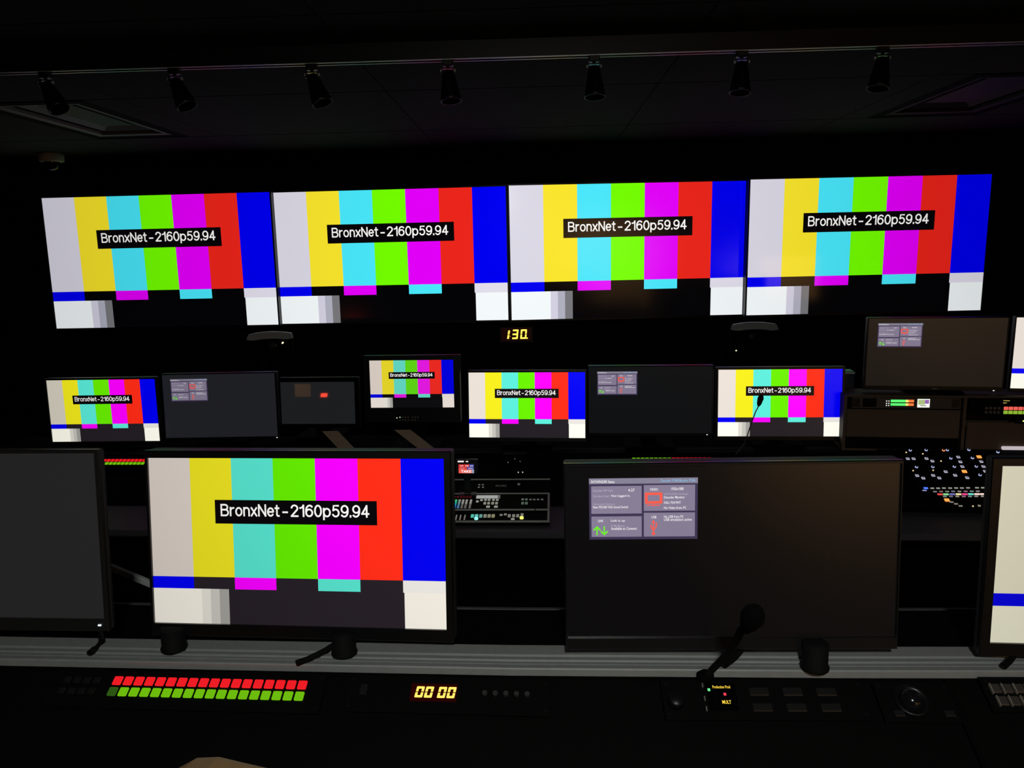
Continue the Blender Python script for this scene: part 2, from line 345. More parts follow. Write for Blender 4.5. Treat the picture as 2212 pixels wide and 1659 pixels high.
def status_window(par, w_, h_, M, st):
    W_ = .328*w_; H_ = .352*h_; x0 = -w_/2+.07*w_; z0 = h_/2-.07*h_
    mb = MB(); X = lambda u: x0+u*W_
    Z = lambda v: z0-v*H_
    ms = [scr((62, 54, 82), .3, st), scr((132, 127, 146), .3, st), scr((134, 124, 148), .3, st), scr((236, 232, 236), .3, st), scr((172, 164, 186), .3, st), scr((250, 92, 74), .3, st), scr((110, 240, 40), .3, st), scr((134, 178, 214), .3, st)]
    r = lambda u0, u1, v0, v1, c, y=-.0012: mb.rect(X(u0), X(u1), Z(v1), Z(v0), y, c, M)
    r(0, 1, 0, 1, 0, -.0006); r(0, 1, 0, .09, 1); r(.02, .485, .125, .575, 2); r(.505, .975, .115, .535, 2); r(.02, .485, .62, .955, 2); r(.505, .975, .565, .955, 2)
    T = lambda s, u0, u1, v0, v1, c: write(mb, s, X(u0), X(u1), Z(v1), Z(v0), -.0018, c, .012, M)
    T('PATHFINDER Status', .02, .235, .03, .075, 3); T('Decoder: PGM Monitor PGM-', .66, .98, .02, .065, 7)
    T('Decoder FW Vers', .035, .22, .175, .215, 4); T('4.27', .36, .42, .17, .215, 3)
    T('Current User:', .035, .19, .265, .305, 4); T('Not logged in.', .205, .38, .265, .31, 3)
    T('Unlocked Options', .035, .235, .40, .44, 4); T('New PS/USB VGA Sound Switch', .035, .36, .445, .485, 3)
    T('VIDEO', .56, .635, .165, .205, 3); T('1920x1080', .755, .87, .155, .20, 3)
    T('OUT/VIDEO Settings:', .69, .91, .245, .285, 4); T('Decoder Monitor', .69, .88, .295, .335, 3); T('DELL P2419HT', .69, .845, .38, .42, 3); T('No Video from PC', .69, .895, .465, .505, 3)
    T('LINK', .08, .13, .67, .71, 3); T('Link is up', .20, .33, .67, .715, 3); T('KVM Matrix:', .20, .33, .755, .79, 4); T('Available to Connect', .20, .44, .795, .84, 3)
    T('USB', .575, .62, .615, .655, 3); T('No USB from PC', .69, .87, .61, .65, 3); T('USB emulation active', .69, .945, .655, .70, 3)
    for u0, u1, v0, v1 in ((.515, .675, .235, .275), (.515, .675, .375, .415), (.515, .54, .275, .375), (.65, .675, .275, .375), (.53, .655, .435, .45), (.588, .60, .415, .435)): r(u0, u1, v0, v1, 5, -.0018)
    P = lambda pts, c: mb.poly([(X(u), Z(v)) for u, v in pts], -.0018, c, M)
    for uc, sg in ((.0705, 1), (.1375, -1)):
        f = lambda L: [(uc+du, .852-sg*dv) for du, dv in L][::sg]
        P(f([(-.006, -.075), (.006, -.075), (.006, .05), (-.006, .05)]), 6)
        P(f([(0, .078), (-.036, .018), (-.026, -.002), (0, .045), (.026, -.002), (.036, .018)]), 6)
    P([(.588, .89), (.588, .73), (.575, .73), (.593, .68), (.611, .73), (.598, .73), (.598, .89)], 5)
    P([(.588, .86), (.565, .80), (.565, .76), (.575, .76), (.575, .79), (.592, .83)], 5); P([(.598, .83), (.614, .78), (.614, .73), (.628, .73), (.624, .79), (.598, .86)], 5)
    P([(.593+.016*math.cos(a*math.pi/5), .905+.028*math.sin(a*math.pi/5)) for a in range(10)], 5)
    return mb.build('status_window', ms, par, 'grey status window lit in the corner of the dark screen')
def display(name, label, cat, pos, yaw, tilt, w_, h_, bez, kind='bars', pal=MOPAL, st=1.0, dark=(36, 36, 38), rough=.25, depth=.035, bulge=.03, stand=None, base_z=None, led=None, group=None, bezel_mat=None, posts=(), wall=None, spec=.5):
    yaw, tilt = R(yaw), R(tilt); cx, cy, cz = pos; base_z = cz-h_/2-.03 if base_z is None else base_z
    t = thing(name, label, cat, (cx, cy, base_z), (0, 0, yaw), group); M = pt(tilt, 0, 0, cz-base_z)
    l, r_, tp, bt = bez; x0, x1, z0, z1 = -w_/2-l, w_/2+r_, -h_/2-bt, h_/2+tp; bm = bezel_mat or BEZ
    # front frame
    m = MB(); a = [(x0, z0), (x1, z0), (x1, z1), (x0, z1)]; b = [(-w_/2, -h_/2), (w_/2, -h_/2), (w_/2, h_/2), (-w_/2, h_/2)]; c = .0015
    a2 = [(x0+c, z0+c), (x1-c, z0+c), (x1-c, z1-c), (x0+c, z1-c)]
    m.add([(p[0], -.002, p[1]) for p in a]+[(p[0], -.0045, p[1]) for p in a2]+[(p[0], -.0045, p[1]) for p in b]+[(p[0], .0005, p[1]) for p in b]+[(p[0], .006, p[1]) for p in a],
          [(k, (k+1) % 4, 4+(k+1) % 4, 4+k) for k in range(4)]+[(4+k, 4+(k+1) % 4, 8+(k+1) % 4, 8+k) for k in range(4)]+[(8+k, 8+(k+1) % 4, 12+(k+1) % 4, 12+k) for k in range(4)]+[(16+k, 16+(k+1) % 4, (k+1) % 4, k) for k in range(4)], 0, M)
    m.build('bezel', bm, t)
    m = MB(); m.box(x0, x1, .006, depth, z0, z1, 0, M, bv=.003)
    if bulge: m.box(x0+(x1-x0)*.18, x1-(x1-x0)*.18, depth, depth+bulge, z0+(z1-z0)*.12, z1-(z1-z0)*.2, 0, M, bv=.01)
    m.build('housing', SHELL, t)
    m = MB()
    if kind == 'bars':
        bars(m, w_, h_, M); s = m.build('screen', [scr(pal[k], rough, st, spec=spec) for k in KEYS], t, 'seven vertical colour bars')
        m = MB(); m.rect((.2265-.5)*w_, (.776-.5)*w_, (.5-.392)*h_, (.5-.25)*h_, -.001, 0, M)
        for tx, u0, u1 in (('BronxNet', .2465, .4485), ('-', .458, .4775), ('2160p59.94', .4865, .7505)):
            stroke_text(m, tx, (u0-.5)*w_, (u1-.5)*w_, (.5-.347)*h_, .0735*h_, -.0018, 1, M)
        m.build('caption', [scr((18, 12, 14) if pal is MOPAL else (8, 5, 8), rough, st), scr((250, 248, 245), rough, st)], s, 'black box lettered BronxNet - 2160p59.94')
    else:
        m.rect(-w_/2, w_/2, -h_/2, h_/2, 0, 0, M); s = m.build('screen', scr(dark, rough, 1, .6, spec=spec), t)
        if kind == 'status': status_window(s, w_, h_, M, st)
    hb = cz-h_/2-bt-base_z
    if stand == 'plate':
        m = MB(); m.box(-.11, .11, -.05, .17, 0, .012, bv=.003); m.build('stand_base', RUBM, t)
        m = MB(); m.box(-.035, .035, depth+.012, depth+.04, .012, cz-base_z+.02, bv=.004); m.build('stand_neck', RUBM, t)
    if wall: MB().box(-.2, .2, depth+bulge, wall-cy, cz-base_z-.15, cz-base_z+.15).build('wall_bracket', DKMET, t)
    for px in posts:
        m = MB(); m.lathe([(0, 0), (.022, 0), (.0225, .004), (.020, .007), (.020, hb+.02), (0, hb+.02)], 24, 0, Matrix.Translation((px, -.028, 0))); m.build('support_post', RUB, t)
    if led:
        u, v, c = led; MB().box(u-.0025, u+.0025, -.0065, -.0045, v-.0012, v+.0012, 0, M).build('power_light', glow(c, 1.6), t)
    return t
# wall screens
tvn = ['leftmost of the four wall screens showing colour bars', 'second wall screen from the left with colour bars, beside the leftmost', 'third wall screen from the left with the brightest colour bars, right above the clock', 'rightmost of the four wall screens showing colour bars']
for i, (x, y, ya, ti) in enumerate(((-2.680, 5.533, -1.26, .4), (-1.016, 5.550, -1.5, 1.0), (.667, 5.538, 3.3, -.5), (2.333, 5.526, 1.6, -.6))):
    display('wall_display', tvn[i], 'television', (x, y, 1.621), ya, ti, 1.66, .934, (.011, .011, .012, .014), pal=TVPAL, rough=(.11, .12, .15, .07)[i], depth=.05, bulge=.03, base_z=1.621-.49, group='colour bar screens on the front wall', wall=5.70)
# second row of monitors
g2 = 'monitors on the second console row'
R2 = .7555
def r2base(x): return .757-.012
P = (.009, .002, .009, .018)
CAMB = 1/.93
display('desk_monitor', 'small colour bar monitor at the far left of the second console', 'monitor', (-2.043, 3.508, .933), -1.46, 1.4, .527, .296, P, st=CAMB*1.12, stand='plate', base_z=R2, group=g2, pal=dict(MOPAL, w=(212, 206, 190)))
display('desk_monitor', 'dark monitor with status window, left of centre beside the far left colour bars', 'monitor', (-1.498, 3.543, .941), .6, 3.4, .537, .302, (.004, .006, .006, .012), 'status', st=.95, dark=(30, 31, 36), rough=.35, stand='plate', base_z=R2, group=g2, led=(.265, -.157, (255, 255, 250)))
display('desk_monitor', 'small blank grey monitor with glossy frame between the status screen and preview monitor', 'monitor', (-1.059, 3.644, .927), -3.84, 4.5, .37, .205, (.012, .018, .022, .02), 'blank', dark=(29, 30, 32), rough=.02, stand='plate', base_z=R2, group=g2, bezel_mat=mat('glossy_bezel', (10, 10, 11), .03, spec=.7), spec=1.0)
pv = display('broadcast_monitor', 'taller preview monitor with colour bars and a row of buttons below its screen', 'monitor', (-.553, 3.378, 1.057), -3.39, 3.0, .38, .2135, (.026, .028, .022, .068), st=CAMB, pal=dict(MOPAL, w=(212, 200, 190), y=(224, 208, 40), c=(96, 208, 188), g=(92, 206, 20), m=(220, 24, 218), r=(228, 40, 32), b=(0, 0, 215), n=(222, 212, 206), W=(226, 216, 208), k=(12, 11, 13)), stand='plate', base_z=R2, group=g2)
Mv = pt(R(3), 0, 0, 1.057-R2)
for k in range(14):
    if k < 2: u, v, c, s_ = (-.072+.014*k*1.0, -.153+.003*k, (255, 250, 235), 1.3) if k == 0 else (-.058, -.150, (200, 255, 200), 1.2)
    else: u, v, c, s_ = (-.058+.0125*((k-1) % 7)+.006*(((k-1) % 7) > 3), -.150-.0125*((k-1)//7), (70, 60, 55), .6)
    MB().box(u-.002, u+.002, -.006, -.0045, v-.0017, v+.0017, 0, Mv).build('front_button', glow(c, s_), pv)
display('desk_monitor', 'colour bar monitor in the middle of the second row, below the clock', 'monitor', (-.042, 3.407, .946), -5.3, 5.5, .527, .296, (.006, .008, .010, .018), st=CAMB, stand='plate', base_z=R2, group=g2)
display('desk_monitor', 'dark monitor with status window between two colour bar monitors, right of centre', 'monitor', (.504, 3.356, .970), -4.78, .1, .537, .298, (.003, .005, .005, .012), 'status', st=.95, dark=(13, 14, 16), rough=.35, stand='plate', base_z=R2, group=g2, led=(.25, -.155, (230, 240, 255)))
display('desk_monitor', 'colour bar monitor behind the thin gooseneck microphone, right of centre', 'monitor', (1.066, 3.337, .951), -4.0, 3.6, .527, .296, (.009, .010, .011, .018), st=CAMB*1.03, stand='plate', base_z=R2, group=g2)
WARMB = mat('bezel_grey_edge', (30, 29, 28), .4)
d8 = display('desk_monitor', 'large dark monitor with status window on top of the right equipment rack', 'monitor', (1.689, 3.272, 1.17), -10.16, -1.5, .535, .290, (.006, .004, .004, .018), 'status', st=1.0, dark=(24, 21, 19), rough=.32, stand='plate', base_z=.997, group=g2, led=(.235, -.160, (255, 245, 235)), spec=.8)
m = MB(); write(m, 'DELL', .0, .022, -.158, -.1515, -.0052, 0, .01, pt(R(-1.5), 0, 0, 1.17-.997)); m.build('maker_name', mat('silver_print', (150, 148, 145), .4), d8)
display('desk_monitor', 'colour bar monitor cut off by the right edge above the rack', 'monitor', (2.232, 3.148, 1.17), -14, -1.5, .527, .296, (.004, .006, .004, .014), st=CAMB*1.02, stand='plate', base_z=.997, group=g2)
# front row of monitors
g1 = 'monitors on the nearest console'
RZ = .9445
display('desk_monitor', 'large blank grey monitor cut off by the left edge, nearest console', 'monitor', (-1.028, 1.272, 1.149), -2.45, 4.7, .527, .296, (.01, .0065, .006, .022), 'blank', dark=(36, 36, 37), rough=.4, depth=.018, base_z=RZ, posts=(-.1,), group=g1, led=(.255, -.158, (225, 235, 255)), bezel_mat=mat('bezel_satin', (34, 34, 34), .35))
dA = display('desk_monitor', 'large colour bar monitor in the left foreground on the nearest console', 'monitor', (-.421, 1.261, 1.134), -3.79, 6.1, .527, .296, (.006, .012, .013, .022), st=1.15, base_z=RZ, posts=(-.2255, .084), group=g1, pal=dict(MOPAL, w=(214, 203, 194), y=(232, 222, 34), c=(86, 222, 202), g=(100, 232, 0), m=(244, 0, 252), k=(38, 32, 38), W=(240, 234, 222), b=(0, 0, 238)))
display('desk_monitor', 'large dark monitor with status window in the right foreground behind the foam microphone', 'monitor', (.314, 1.2, 1.133), -.54, 3.4, .535, .290, (.003, .003, .005, .020), 'status', st=1.12, dark=(9, 8, 9), rough=.25, base_z=RZ, posts=(.133,), group=g1, bezel_mat=mat('bezel_satin_b', (26, 26, 27), .3), spec=.8)
display('desk_monitor', 'large colour bar monitor cut off by the right edge, nearest console', 'monitor', (.995, 1.174, 1.126), -3.83, 1.5, .527, .296, (.0155, .012, .013, .022), st=1.1, depth=.018, base_z=RZ, posts=(-.17,), group=g1, pal=dict(MOPAL, w=(228, 222, 196), W=(236, 232, 206), b=(0, 0, 225)))

# ---------------- consoles ----------------
PATH1 = [(-1.75, 1.267), (-.946, 1.223), (-.047, 1.181), (.475, 1.168), (.777, 1.164), (1.75, 1.145)]
PATH2 = [(-2.6, 3.415), (-1.5, 3.366), (-.047, 3.30), (1.25, 3.241), (2.7, 3.176)]
SL = R(30)
def console(label, path, top, desk_z, depth, floor_z, posx, RM_):
    BT, RB = (-.012, .2352) if floor_z == 0 else (.002, .3352)
    MATTE = mat('matte_black_top', (8, 8, 8), .95, spec=.03, noise=.2)
    t = thing('control_console', label, 'console', (path[len(path)//2][0], path[len(path)//2][1], floor_z))
    off = Matrix.Translation((-t.location.x, -t.location.y, -floor_z))
    A, T_ = math.cos(SL), math.sin(SL); ln = (top-.008-desk_z)/T_
    # aluminium rail with two grooves, lying along the front edge of the monitor bridge
    rail = [(0, top-.014), (0, top-.003), (.002, top-.001), (.012, top-.001), (.014, top), (.020, top), (.0215, top-.005), (.0255, top-.005), (.027, top), (.036, top), (.0375, top-.005), (.0405, top-.005), (.042, top+.001), (.070, top+.003), (.070, top-.014)]
    MB().sweep(rail, path, 0, off).build('front_rail', RM_, t, 'grooved rail along the front of the monitor bridge')
    MB().sweep([(.0701, top-.03), (.0701, top+BT), (RB-.0002, top+BT), (RB-.0002, top-.03)], path, 0, off).build('monitor_bridge', MATTE, t)
    rr = [(RB, top-.045), (RB, top-.018), (RB+.008, top-.018), (RB+.010, top-.022), (RB+.014, top-.022), (RB+.016, top-.018), (RB+.024, top-.018), (RB+.024, top-.045)]
    MB().sweep(rr, path, 0, off).build('rear_rail', ALUD, t, 'twin line of aluminium along the back edge')
    MB().sweep([(0, top-.0145), (0, top-.022), (-ln*A, desk_z), (-ln*A, desk_z-.01), (.06, desk_z-.01), (.06, top-.0145)], path, 0, off).build('sloped_bay', PANEL, t)
    MB().sweep([(RB-.001, desk_z-.02), (RB-.001, top-.03), (RB-.01, top-.03), (RB-.01, desk_z-.02)], path, 0, off).build('rear_panel', MATTE, t)
    MB().sweep([(-ln*A-depth, desk_z-.035), (-ln*A-depth-.004, desk_z-.03), (-ln*A-depth-.004, desk_z-.012), (-ln*A-depth, desk_z-.008), (.2, desk_z-.0101), (.2, desk_z-.035)], path, 0, off).build('desktop', LAM, t)
    for x in posx:
        y = path[0][1]
        for k in range(len(path)-1):
            if path[k][0] <= x <= path[k+1][0]: y = path[k][1]+(path[k+1][1]-path[k][1])*(x-path[k][0])/(path[k+1][0]-path[k][0])
        MB().box(x-.2, x+.2, y-ln*A-.05, y+.19, floor_z, desk_z-.036, 0, off, bv=.006).build('pedestal', PANEL, t)
    return t
con1 = console('nearest control console with grooved aluminium rail and black sloped panels', PATH1, .9416, .80, .12, 0, (-1.35, -.85, .55, 1.35), ALU)
con2 = console('second row control console further down the room, under the small monitors', PATH2, .753, .60, .30, FLO, (-2.2, -1.0, .35, 1.5, 2.3), PANEL)
def bay(path, x, top):   # frame on the sloped bay: origin on its top front edge at x
    for k in range(len(path)-1):
        if path[k][0] <= x <= path[k+1][0]:
            s_ = (path[k+1][1]-path[k][1])/(path[k+1][0]-path[k][0]); return Vector((x, path[k][1]+s_*(x-path[k][0]), top)), math.atan(s_)
FL = (Vector((-.047, 1.181, .933)), math.atan(-.052)); FRR = (Vector((-.047, 1.181, .933)), math.atan(-.014)); F2 = (Vector((-.047, 3.30, .743)), math.atan(-.045))
def on(fr, u, v, s=SL, n=.0):      # world point at u right, v down the slope
    e = Vector((math.cos(fr[1]), math.sin(fr[1]), 0)); b = Vector((-e.y, e.x, 0)); up = b*math.cos(s)+Vector((0, 0, math.sin(s)))
    return fr[0]+e*u-up*v+e.cross(up)*n
BAYS = R(30)
def faceplate(t, x0, x1, z0, z1, th=.003, m_=None, holes=True):
    MB().box(x0, x1, z0, z1, 0, th, bv=.001).build('faceplate', m_ or PANEL, t)
    if holes:
        for x in (x0+.008, x1-.008):
            for z in (z0+.008, z1-.008): MB().cyl((x, z, th), (x, z, th+.0012), .003, n=10).build('screw', DKMET, t)
# local frame of a panel thing: x right, y up the slope, z out of the surface
KR, KG = glow((238, 24, 34), 1.0), glow((108, 186, 6), 1.0)
KGD = glow((42, 84, 16), 1.0)
DKEY = mat('unlit_key', (26, 26, 26), .4, noise=.2)
def key_panel(label, fr, u0, v, wid, n, rows, pad=None, s=BAYS, kw=.0148, kh=.0150, pitch=.0189, rp=.0195, single=False, plate=(.0, .0), group='talkback key panels'):
    p = on(fr, u0, v, s, .0015); t = thing('key_panel', label, 'control panel', p, (s, 0, fr[1]), group)
    faceplate(t, plate[0], plate[1], -.047, .021)
    for r_, (names, mats) in enumerate(rows):
        for i in range(n):
            mt = mats[i] if isinstance(mats, list) else mats; nm = names[i] if isinstance(names, list) else names
            MB().box(-kw/2, kw/2, -kh/2, kh/2, 0, .004, bv=.0012).build(nm, mt, t, loc=(i*pitch, -r_*rp, .003))
    if pad:
        for r_ in range(2):
            for i in range(4): MB().box(-.006, .006, -.0055, .0055, 0, .003, bv=.001).build('number_key', DKEY, t, loc=(pad+i*.0175, -r_*rp, .003))
    return t
key_panel('talkback panel with a red row above a green row of lit keys, nearest console', FL, -.6690, .0342, .34, 18, [('red_key', KR), ('green_key', [KGD]+[KG]*17)], pad=-.09, plate=(-.115, .36))
kk = 9
key_panel('far talkback panel with red and green key rows, peeking above the blank left monitor', F2, -1.965, .034, .34, 13, [('red_key', KR), ('green_key', KG)], plate=(-.1, .36), pad=-.09)
key_panel('far talkback panel with green keys then red keys, just above the right foreground monitor', F2, .470, .034, .34, 18, [(['green_key']*9+['red_key']*9, [KG]*9+[KR]*9), ('green_key', KG)], plate=(-.1, .36), pad=-.09)
# timer panel, nearest console
p = on(FL, -.27, .0315, BAYS, .0015); t = thing('timer_panel', 'count timer panel reading 00 00 in glowing amber digits', 'timer', p, (BAYS, 0, FL[1])); faceplate(t, 0, .335, -.044, .018)
AMB = glow((255, 205, 90), 1.5)
Mz = Matrix(((1, 0, 0, 0), (0, 0, 1, 0), (0, -1, 0, 0), (0, 0, 0, 1)))   # x-z drawing onto the x-y face, y out -> z
MB().box(.106, .182, -.025, .005, .003, .006, bv=.001).build('display_window', mat('red_filter', (22, 3, 3), .2, emit=(60, 4, 0), strength=.35), t)
m = MB()
for dx in (.1135, .1290, .1505, .1660): digit(m, '0', dx, -.0198, .0130, .0192, .0040, .12, 0, -.0062, Mz)
m.build('digits', AMB, t)
m = MB(); m.box(.022, .034, -.018, .0, .003, .009, bv=.001); m.build('rocker_switch', DKEY, t)
for i in range(5):
    MB().cyl((.228+i*.0172, -.0095, .003), (.228+i*.0172, -.0095, .008), .0042, n=14).build('push_button', mat('grey_button', (60, 60, 60), .3), t)
# belt style talkback station with tiny lit displays
p = on(FRR, .262, .045, BAYS, .0015); t = thing('talkback_station', 'talkback station with tiny yellow readouts and a gooseneck microphone socket', 'control panel', p, (BAYS, 0, FRR[1])); faceplate(t, -.02, .30, -.036, .030)
MB().lathe([(0, 0), (.013, 0), (.0125, .010), (.010, .013), (0, .013)], 24, 0, Matrix.Translation((.0, -.008, .003))).build('volume_knob', DKMET, t)
m = MB(); m.box(.052, .098, -.022, .024, .003, .005, bv=.001); m.build('display_window', mat('dark_window', (6, 6, 6), .1), t)
m = MB(); write(m, 'Production Prod', .062, .090, .0145, .0195, -.0053, 0, .01, Mz); write(m, 'MULT', .073, .087, -.0115, -.0055, -.0053, 0, .02, Mz); m.build('readout', glow((255, 214, 70), 1.1), t, 'yellow readout')
MB().box(.0775, .0815, .0025, .0065, .005, .006).build('red_light', glow((240, 60, 90), 1.1), t)
MB().box(.0535, .0575, .010, .014, .003, .006).build('green_light', glow((110, 240, 150), 1.1), t)
for z in (.020, -.002, -.019): MB().box(.0455, .0475, z-.004, z+.003, .003, .0065).build('marker_strip', mat('print_grey', (120, 120, 115), .5), t)
for i in range(3):
    for j in range(2): MB().box(.118+i*.053, .150+i*.053, -.024+j*.026, -.010+j*.026, .003, .007, bv=.0015).build('station_key', DKEY, t)
# trackball
p = on(FRR, .592, .048, BAYS, .0015); t = thing('trackball_panel', 'black trackball panel right of the talkback station on the nearest console', 'trackball', p, (BAYS, 0, FRR[1])); faceplate(t, -.012, .105, -.036, .030)
MB().lathe([(0, .003), (.026, .003), (.026, .007), (.021, .008), (.020, .004), (0, .004)], 28, 0, Matrix.Translation((.038, -.002, 0))).build('ball_ring', DKMET, t)
MB().lathe([(.018*math.cos(a*math.pi/16), .004+.018*math.sin(a*math.pi/16)) for a in range(9)], 24, 0, Matrix.Translation((.038, -.002, 0))).build('ball', mat('ball_gloss', (22, 22, 24), .15), t)
MB().box(.0495, .0515, -.0215, -.0185, .003, .005).build('indicator_light', glow((255, 120, 110), 1.1), t)
for x in (.004, .080): MB().box(x, x+.016, -.028, -.018, .003, .007, bv=.001).build('click_button', DKEY, t)
# silver key router panel at the right
p = on(FRR, .768, .030, BAYS, .0015); t = thing('router_panel', 'router panel with two rows of unlit silver edged keys at the right edge', 'control panel', p, (BAYS, 0, FRR[1])); faceplate(t, -.018, .25, -.036, .022)
SK = mat('unlit_brown_key', (66, 60, 57), .35, noise=.1); SE = mat('key_edge_bright', (225, 215, 195), .3, metal=.6)
for r_ in range(2):
    for i in range(12):
        k_ = MB().box(-.0066, .0066, -.0075, .0075, 0, .005, bv=.001).build('key', SK, t, loc=(i*.0182+r_*.002, -r_*.0205, .003))
        MB().box(-.0078, -.0067, -.0085, .0085, 0, .0052).build('key_edge', SE, k_)
# bay divider on the nearest console
c0 = on(FRR, .70, .0, BAYS, 0)
t = tag(MB().box(-.004, .004, -.26, -.014, .0, .005, bv=.001).build('bay_divider', RUBM, None), 'thin black strip dividing the sloped bays at the right of the nearest console', 'trim')
t.location = c0; t.rotation_euler = (BAYS, 0, FRR[1])
# gooseneck microphones
def gooseneck(name, label, pts, r, head, hr, m_, foam=True, base=None):
    t = thing(name, label, 'microphone', pts[0]); o = Vector(pts[0]); L = [Vector(p)-o for p in pts]
    MB().tube(L, r, 10).build('gooseneck', m_, t)
    d = (Vector(head)-Vector(pts[-1])).normalized(); q = d.to_track_quat('Z', 'Y').to_matrix().to_4x4(); q.translation = Vector(pts[-1])-o
    Ln = (Vector(head)-Vector(pts[-1])).length
    MB().lathe([(0, -.002)]+[(hr*math.sin(a*math.pi/12)**.8*(.72+.28*a/12 if a < 7 else 1), Ln*(1-math.cos(a*math.pi/12))/1.0) for a in range(1, 12)]+[(0, 2*Ln)], 24, 0, q).build('foam_windscreen', FOAM, t)
    MB().lathe([(0, 0), (.014, 0), (.014, .006), (.006, .012), (0, .012)], 16).build('base_socket', RUBM, t)
    return t
b0 = on(FRR, .316, .010, BAYS, .003); GN = [(.277, 1.160, .947), (.290, 1.148, .972), (.300, 1.118, 1.010), (.292, 1.05, 1.073)]
gooseneck('gooseneck_microphone', 'black foam topped gooseneck microphone in front of the right foreground monitor', [b0, GN[0], GN[1], GN[2], GN[3], (.289, 1.01, 1.098)], [.0055, .0055, .0055, .0055, .0062, .008], (.286, .98, 1.126), .0165, RUB)
b0 = on(F2, .905, .01, BAYS, .003)
gooseneck('gooseneck_microphone', 'thin gooseneck microphone standing before a colour bar monitor on the second console', [b0, (.866, 3.14, .82), (.882, 3.12, .90), (.896, 3.105, .96), (.906, 3.10, .985)], .0024, (.912, 3.10, 1.010), .0125, mat('gooseneck_steel', (120, 118, 112), .35, metal=.7))
# cables crossing the aluminium rail
def cable(label, pts, r=.005):
    t = MB().tube([Vector(p)-Vector(pts[0]) for p in pts], r, 8).build('cable', RUB, None); t.location = pts[0]; tag(t, label, 'cable')
cable('black cable slanting over the rail below the blank left monitor', [(-.787, 1.224, .949), (-.786, 1.236, .950), (-.786, 1.262, .952), (-.80, 1.285, .948), (-.83, 1.33, .937)])
cable('black cable slanting over the rail below the left foreground colour bars', [(-.412, 1.19, .9475), (-.395, 1.2, .949), (-.37, 1.225, .952), (-.345, 1.262, .956), (-.335, 1.31, .985)])
cable('short black cable beside the foam microphone on the rail', [(.300, 1.172, .950), (.321, 1.190, .953), (.338, 1.212, .955), (.350, 1.232, .955), (.366, 1.27, .945)], .0062)
cable('black cable on the rail below the cut off right monitor', [(.745, 1.165, .948), (.765, 1.18, .951), (.79, 1.205, .953), (.81, 1.24, .956), (.82, 1.3, .968)])
# pale brace behind the monitors on the left
t = thing('steel_brace', 'pale grey steel bar slanting between the blank left monitor and the colour bars', 'bracket', (-.918, 1.6, .93))
A0, A1 = Vector((-1.05, 1.6, .994)), Vector((-.80, 1.6, .878)); d = (A1-A0); ang = math.atan2(d.z, d.x); o = Vector((-.918, 1.6, .93))
MB().box(0, d.length, -.006, .006, -.0065, .0065, 0, Matrix.Translation(A0-o) @ Matrix.Rotation(-ang, 4, 'Y'), bv=.001).build('bar', mat('pale_steel', (190, 192, 190), .4, metal=.2), t)
MB().box(-.155, -.125, -.01, .01, -.93, .075).build('upright', PANEL, t); MB().box(.105, .13, -.01, .01, -.93, -.045).build('upright', PANEL, t)
# tan office chair, only the corner of its back shows
LEA = mat('tan_leather', (150, 116, 78), .55, noise=.15, nscale=60, bump=.1)
t = thing('office_chair', 'tan office chair, its top corner just entering the bottom left of the view', 'chair', (-.150, .955, 0), (0, 0, R(-14)))
def slab(pts, th, mi=0): pass
m = MB(); n = 14; outline = []
for k in range(n+1):
    u = -1+2*k/n; outline.append((u, 1.073-.03*max(0, abs(u)-.80)/.2))
vs = []; NZ = 8
for j in range(NZ+1):
    for k in range(n+1):
        u = -1+2*k/n; zt = outline[k][1]; z = .55+(zt-.55)*j/NZ; wd = .225+.015*math.sin(j/NZ*math.pi)
        vs.append((u*wd, -.265+.012*u*u-.02*(j/NZ)**2, z))
nv = len(vs); vs += [(x, y+.055, z) for x, y, z in vs]
fs = []; q = n+1
for j in range(NZ):
    for k in range(n): a = j*q+k; fs += [(a, a+1, a+q+1, a+q), (nv+a+q, nv+a+q+1, nv+a+1, nv+a)]
for k in range(n): fs += [(NZ*q+k, NZ*q+k+1, nv+NZ*q+k+1, nv+NZ*q+k), (nv+k, nv+k+1, k+1, k)]
for j in range(NZ): fs += [(j*q, (j+1)*q, nv+(j+1)*q, nv+j*q), (nv+j*q+n, nv+(j+1)*q+n, (j+1)*q+n, j*q+n)]
m.add(vs, fs, 0, None, False); bk = m.build('backrest', LEA, t)
md = bk.modifiers.new('soft', 'BEVEL'); md.width = .012; md.segments = 3
MB().box(-.24, .24, -.22, .24, .44, .52, bv=.03).build('seat', LEA, t)
MB().box(-.04, .04, -.29, -.262, .42, .66, bv=.005).build('back_bracket', BLACK, t)
for s_ in (-1, 1):
    m = MB(); m.box(s_*.27-.025, s_*.27+.025, -.12, .14, .66, .69, bv=.01); m.box(s_*.27-.015, s_*.27+.015, -.02, .03, .42, .66); m.box(min(s_*.27, s_*.2), max(s_*.27, s_*.2), -.02, .03, .42, .44); m.build('armrest', BLACK, t)
MB().cyl((0, 0, .08), (0, 0, .44), .025).build('gas_column', DKMET, t)
m = MB()
for k in range(5):
    a = k*2*math.pi/5+.3; m.cyl((0, 0, .1), (.28*math.cos(a), .28*math.sin(a), .075), .022, .014, 10)
m.build('star_base', BLACK, t)
for k in range(5):
    a = k*2*math.pi/5+.3; MB().cyl((.28*math.cos(a)-.015, .28*math.sin(a), .03), (.28*math.cos(a)+.015, .28*math.sin(a), .03), .03).build('caster', RUB, t)

